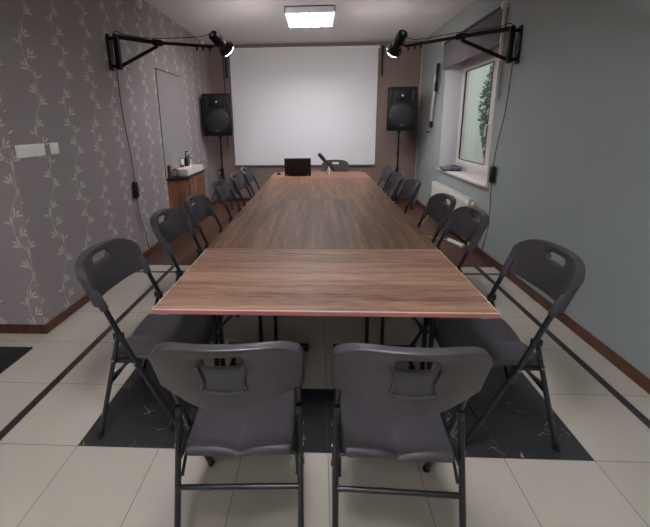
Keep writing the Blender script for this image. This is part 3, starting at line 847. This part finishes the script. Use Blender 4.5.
# ------------------------------------------------------------------ LED tube light on the right wall
t = thing('tube_light', 'slim silver tube light with black control box on the wall before the window', 'lamp', (1.76, 5.75, 1.35))
def PT(z): return (1.755, 5.80-(z-1.4)*.13, z)
obj('tube', MB().tube([PT(1.48), PT(2.34)], .022, 16), M['silver'], t)
bx = MB(); bx.box((-.018, -.03, -.20), (.018, .03, .20), .006); bx.xform(Matrix.Translation((1.745, 5.62, 2.14)) @ Matrix.Rotation(math.radians(7), 4, 'X'))
cb = obj('control_box', bx, M['blackpl'], t)
bx = MB(); bx.box((-.004, -.012, -.04), (.004, .012, .04), .001); bx.xform(Matrix.Translation((1.726, 5.61, 2.13)) @ Matrix.Rotation(math.radians(7), 4, 'X'))
obj('display', bx, M['cyan'], cb)
bx = MB(); bx.tube([PT(1.40), PT(1.50)], .026, 14); bx.cyl((1.74, 5.80, 1.43), (1.795, 5.80, 1.43), .012)
obj('clamp', bx, M['black'], t)
bx = MB(); bx.tube([PT(1.40), PT(1.33), (1.745, 5.85, 1.325)], .008, 10)
obj('hook', bx, M['steel'], t)
bx = MB(); bx.cyl((1.745, 5.82, 1.325), (1.745, 5.93, 1.325), .014)
obj('knob', bx, M['black'], t)

# ------------------------------------------------------------------ radiator, socket, power strip, sill items
t = thing('radiator', 'white panel radiator under the window', 'radiator', (1.73, 4.68, .1))
mb = MB(); mb.box((1.695, 4.02, .10), (1.765, 5.36, .60), .008)
pn = obj('panel', mb, M['rad'], t)
mb = MB()
for k in range(38):
    y = 4.06+k*.034; mb.box((1.690, y, .14), (1.697, y+.016, .545), .002)
obj('front_ribs', mb, M['rad'], t, smooth=False)
mb = MB()
for k in range(60):
    y = 4.05+k*.0215; mb.box((1.705, y, .598), (1.757, y+.012, .604))
obj('top_grille', mb, M['rad'], t, smooth=False)
obj('valve', MB().tube([(1.73, 4.02, .555), (1.73, 3.985, .555), (1.73, 3.98, .555), (1.73, 3.92, .555)], [.012, .012, .024, .021], 16), M['valve'], t)
obj('pipe', MB().tube([(1.73, 4.0, .555), (1.735, 4.0, .0)], .009, 10), M['rad'], t)
for y in (4.2, 5.2): obj('wall_bracket', MB().box((1.76, y, .2), (RX-.001, y+.03, .5)), M['rad'], t, smooth=False)
t = thing('wall_socket', 'white wall socket low on the wall left of the radiator', 'socket', (1.79, 5.72, .2))
obj('plate', MB().box((1.783, 5.68, .12), (1.795, 5.765, .205), .003), M['white'], t)
obj('insert', MB().cyl((1.784, 5.722, .162), (1.777, 5.722, .162), .028, 20), M['white'], t)
t = thing('power_strip', 'white power strip lying on the dark wooden floor under the radiator', 'power strip', (1.60, 4.1, 0))
b = MB(); b.box((-.026, -.13, 0), (.026, .13, .04), .008); Mx = Matrix.Translation((1.655, 4.17, 0)) @ Matrix.Rotation(math.radians(18), 4, 'Z'); b.xform(Mx)
obj('body', b, M['white'], t)
b = MB()
for k in (-.08, -.02, .04): b.lathe([(0, .0), (.017, 0), (.019, .002), (0, .002)], (0, k, .04), 16)
b.xform(Mx); obj('outlets', b, M['bookgrey'], t)
b = MB(); b.box((-.014, .08, .04), (.014, .11, .044), .001); b.xform(Mx); obj('switch', b, M['red'], t)
cable('extension_cord', [(1.61, 4.30, .015), (1.50, 4.36, .008), (1.36, 4.50, .008), (1.30, 4.75, .008), (1.45, 5.0, .008), (1.60, 5.25, .008), (1.74, 5.55, .01), (1.77, 5.70, .12), (1.775, 5.722, .15)], .005,
      'pale extension cord on the floor running from the power strip to the socket', 'cord', M['valve'])
t = thing('folder', 'dark blue folder lying flat at the far end of the window sill', 'folder', (1.88, 5.1, .80))
b = MB(); b.box((-.125, -.20, 0), (.125, .20, .014), .003); Mx = Matrix.Translation((1.885, 5.18, .80)) @ Matrix.Rotation(math.radians(-12), 4, 'Z'); b.xform(Mx)
obj('cover', b, M['bookblue'], t)
b = MB(); b.box((-.11, -.19, .014), (.11, .18, .026), .002); b.xform(Mx); obj('pages', b, M['bookgrey'], t)
t = thing('pouch', 'blue grey pouch with a dark centre on top of the sill folder', 'pouch', (1.89, 4.98, .822))
b = MB(); b.box((-.085, -.12, 0), (.085, .12, .034), .012); b.xform(Matrix.Translation((1.90, 5.08, .826)) @ Matrix.Rotation(math.radians(-4), 4, 'Z')); obj('body', b, M['bookgrey'], t)
b = MB(); b.box((-.05, -.07, .032), (.05, .07, .042), .004); b.xform(Matrix.Translation((1.90, 5.08, .826)) @ Matrix.Rotation(math.radians(-4), 4, 'Z')); obj('flap', b, M['blue'], t)

# ------------------------------------------------------------------ left wall fittings
def switch(y0, n, label):
    w = .081*n
    t = thing('light_switch', label, 'light switch', (LX, y0+w/2, 1.315), 0)
    obj('plate', MB().box((LX, y0, 1.272), (LX+.009, y0+w, 1.358), .003), M['white'], t)
    for k in range(n):
        a = y0+.008+k*.081
        if k == 1:
            for q in (0, 1): obj('rocker', MB().box((LX+.008, a+q*.033, 1.283), (LX+.014, a+q*.033+.031, 1.347), .002), M['white'], t)
        else: obj('rocker', MB().box((LX+.008, a, 1.283), (LX+.014, a+.064, 1.347), .002), M['white'], t)
    return t
switch(2.23, 3, 'white triple light switch plate on the vine wallpaper')
switch(2.53, 1, 'white single light switch right of the triple switch plate')
def sensor(y, z, s, label):
    t = thing('motion_sensor', label, 'sensor', (LX, y, z), 0)
    obj('housing', MB().box((LX, y-.035*s, z-.06*s), (LX+.05*s, y+.035*s, z+.06*s), .012*s), M['white'], t)
    obj('lens', MB().box((LX+.045*s, y-.025*s, z-.045*s), (LX+.057*s, y+.025*s, z+.005*s), .005*s), M['frame'], t)
sensor(4.12, 2.80, 1.0, 'white motion sensor high on the left wall above the boom arm')
sensor(6.30, 2.83, .75, 'small white sensor high on the left wall near the far corner')
t = thing('wall_panel', 'flat grey wall panel above the washbasin cabinet', 'panel', (LX, 4.8, .8))
obj('board', MB().box((LX, 4.42, .80), (LX+.012, 5.15, 2.15), .001), M['panel'], t, smooth=False)
obj('top_strip', MB().box((LX, 4.415, 2.15), (LX+.016, 5.155, 2.162), .001), M['counter'], t, smooth=False)

# washbasin cabinet
t = thing('washbasin_cabinet', 'narrow walnut cabinet with black top against the left wall', 'cabinet', (LX, 4.9, 0))
body = [(LX+.002, 4.45), (-1.87, 4.60), (-1.84, 4.66), (-1.84, 5.33), (LX+.002, 5.33)]
obj('body', MB().prism(body, .0, .76, .002), M['cab'], t, smooth=False)
obj('worktop', MB().prism([(LX+.002, 4.43), (-1.86, 4.585), (-1.825, 4.65), (-1.825, 5.345), (LX+.002, 5.345)], .76, .795, .003), M['counter'], t, smooth=False)
for y0, y1 in ((4.68, 4.99), (4.995, 5.31)):
    d = obj('door', MB().box((-1.842, y0, .06), (-1.828, y1, .75), .002), M['cab'], t, smooth=False)
t = thing('washbasin', 'white rectangular washbasin standing on the black cabinet top', 'washbasin', (-1.93, 5.0, .795))
mb = MB(); bz0, bz1 = .795, .885
ou = [(-2.03, 4.66), (-1.835, 4.66), (-1.835, 5.32), (-2.03, 5.32)]
inn = [(-2.005, 4.69), (-1.86, 4.69), (-1.86, 5.29), (-2.005, 5.29)]
bm = mb.bm
A = [bm.verts.new((x, y, bz0)) for x, y in ou]; B = [bm.verts.new((x, y, bz1)) for x, y in ou]
D = [bm.verts.new((x, y, bz1)) for x, y in inn]; E_ = [bm.verts.new((x*.9+(-1.93)*.1, y*.94+4.99*.06, bz0+.02)) for x, y in inn]
bm.faces.new(A[::-1]); bm.faces.new(E_)
for P1, P2 in ((A, B), (B, D), (D, E_)):
    for i in range(4): bm.faces.new((P1[i], P1[(i+1) % 4], P2[(i+1) % 4], P2[i]))
bmesh.ops.bevel(bm, geom=bm.edges[:], offset=.005, segments=2, affect='EDGES')
obj('basin', mb, M['ceramic'], t)
obj('drain', MB().cyl((-1.93, 4.99, bz0+.018), (-1.93, 4.99, bz0+.024), .02, 16), M['steel'], t)
t = thing('faucet', 'tall chrome faucet rising behind the washbasin with a dark soap pump beside it', 'faucet', (-1.99, 5.16, .885))
t['label'] = 'chrome faucet with a curved spout on the white washbasin'
obj('body', MB().tube([(-2.005, 5.17, .88), (-2.005, 5.17, 1.03)], .016, 14), M['steel'], t)
obj('spout', MB().tube(smoothpath([(-2.005, 5.17, .98), (-1.97, 5.165, 1.0), (-1.92, 5.16, .985), (-1.90, 5.16, .955)]), .011, 12), M['steel'], t)
obj('lever', MB().tube([(-2.005, 5.17, 1.03), (-1.96, 5.17, 1.055)], [.012, .006], 10), M['steel'], t)
t = thing('soap_dispenser', 'black pump dispenser between the faucet and the white tin', 'soap dispenser', (-1.93, 5.10, .885))
obj('bottle', MB().lathe([(0, 0), (.022, 0), (.022, .10), (.010, .125), (.010, .14), (0, .14)], (-1.995, 5.06, .885), 16), M['lid'], t)
obj('pump', MB().tube([(-1.995, 5.06, 1.02), (-1.995, 5.06, 1.10), (-1.955, 5.05, 1.10)], [.006, .008, .008], 10), M['lid'], t)
t = thing('tin', 'white tin with a red band standing on the washbasin edge', 'tin', (-2.0, 4.93, .885))
obj('body', MB().lathe([(0, 0), (.026, 0), (.026, .12), (0, .12)], (-2.005, 4.92, .885), 20), M['white'], t)
obj('label_band', MB().lathe([(.0265, .0), (.0268, .002), (.0268, .035), (.0265, .037)], (-2.005, 4.92, .888), 20), M['red'], t)
obj('lid', MB().lathe([(0, .12), (.024, .12), (.022, .128), (0, .128)], (-2.005, 4.92, .885), 20), M['bookgrey'], t)
t = thing('wooden_board', 'small dark brown board standing upright at the near end of the cabinet top', 'board', (LX+.03, 4.49, .795))
obj('board', MB().box((LX+.004, 4.47, .795), (LX+.045, 4.50, .955), .003), M['base'], t)
obj('edge_strip', MB().box((LX+.004, 4.467, .945), (LX+.046, 4.503, .958), .002), M['base'], t)
t = thing('wire_holder', 'black wire holder on the cabinet top beside the washbasin', 'holder', (-1.98, 4.58, .795))
b = MB()
for y in (4.55, 4.60, 4.63):
    b.tube(smoothpath([(-2.01, y, .799), (-2.015, y, .86), (-1.985, y, .90), (-1.95, y, .86), (-1.945, y, .799)]), .004, 8)
obj('wire_loop', b, M['black'], t)
obj('tray', MB().box((-2.02, 4.54, .795), (-1.935, 4.64, .800), .001), M['black'], t)

tag(obj('doormat', MB().box((-3.1, 1.70, 0), (-1.99, 2.02, .012), .005), M['rubber']), 'black doormat lying on beige tiles below the wallpapered corner', 'doormat')

# ------------------------------------------------------------------ ceiling fixtures (one in view, the rest added unseen to light the near end)
def fixture(cx, cy_, label, louver=True):
    t = thing('ceiling_light', label, 'ceiling light', (cx, cy_, 2.88), 0, 'square ceiling lights')
    w, d = .31, .33; z0 = 2.80
    b = MB()
    for lo, hi in (((cx-w, cy_-d, z0), (cx+w, cy_-d+.012, CZ)), ((cx-w, cy_+d-.012, z0), (cx+w, cy_+d, CZ)),
                   ((cx-w, cy_-d, z0), (cx-w+.012, cy_+d, CZ)), ((cx+w-.012, cy_-d, z0), (cx+w, cy_+d, CZ))): b.box(lo, hi)
    b.box((cx-w, cy_-d, CZ-.012), (cx+w, cy_+d, CZ))
    obj('housing', b, M['housing'], t, smooth=False)
    for k in range(4):
        x = cx-.225+k*.15
        obj('lamp_tube', MB().box((x-.045, cy_-d+.02, z0+.024), (x+.045, cy_+d-.02, z0+.04), .003), M['lamp'], t)
    b = MB()
    for k in range(1, 4): b.box((cx-w+k*.155-.007, cy_-d+.012, z0+.002), (cx-w+k*.155+.007, cy_+d-.012, z0+.022))
    for k in range(1, 8): b.box((cx-w+.012, cy_-d+k*.0825-.004, z0+.002), (cx+w-.012, cy_-d+k*.0825+.004, z0+.022))
    obj('louver', b, M['louver'], t, smooth=False)
    return t
fixture(-.15, 4.97, 'square louvered ceiling light above the far end of the table')
fixture(-.15, .45, 'added louvered fill light, out of view above the near end of the table')
fixture(-.15, -2.3, 'added louvered fill light, unseen on the ceiling behind the viewer')
fixture(-3.5, -1.6, 'added louvered fill light, out of view over the entrance side')

# ------------------------------------------------------------------ world, camera
w = bpy.data.worlds.new('World'); sc.world = w; w.use_nodes = True
nt = w.node_tree; bg = nt.nodes['Background']
sky = nt.nodes.new('ShaderNodeTexSky'); sky.sky_type = 'HOSEK_WILKIE'; sky.turbidity = 8.0
sky.sun_direction = Vector((.3, .2, .9)).normalized()
mixn = nt.nodes.new('ShaderNodeMix'); mixn.data_type = 'RGBA'; mixn.inputs[0].default_value = .7
mixn.inputs[7].default_value = (.97, .97, .97, 1)
nt.links.new(sky.outputs[0], mixn.inputs[6]); nt.links.new(mixn.outputs[2], bg.inputs['Color'])
bg.inputs['Strength'].default_value = 0.34

f_px, cxp, cyp = 347.637, 304.237, 201.652
pitch, yaw, roll = .220131227, -.0434112858, .0108569282
fw = Vector((math.sin(yaw)*math.cos(pitch), math.cos(yaw)*math.cos(pitch), -math.sin(pitch)))
rt_ = Vector((math.cos(yaw), -math.sin(yaw), 0)); dn = fw.cross(rt_)
c, s = math.cos(roll), math.sin(roll)
r2 = c*rt_+s*dn; d2 = -s*rt_+c*dn
cd = bpy.data.cameras.new('camera'); cam = bpy.data.objects.new('camera', cd); C.objects.link(cam)
Mx = Matrix((( r2.x, -d2.x, -fw.x, -.03966), (r2.y, -d2.y, -fw.y, 0), (r2.z, -d2.z, -fw.z, 1.47603), (0, 0, 0, 1)))
cam.matrix_world = Mx
cd.sensor_fit = 'HORIZONTAL'; cd.sensor_width = 36; cd.lens = 36*f_px/650
cd.shift_x = (325-cxp)/650; cd.shift_y = -(263.5-cyp)/650
cd.clip_start = .05
sc.camera = cam
sc.view_settings.view_transform = 'Standard'; sc.view_settings.look = 'None'
sc.view_settings.exposure = 2.3; sc.view_settings.gamma = 1.0; sc.view_settings.use_curve_mapping = False
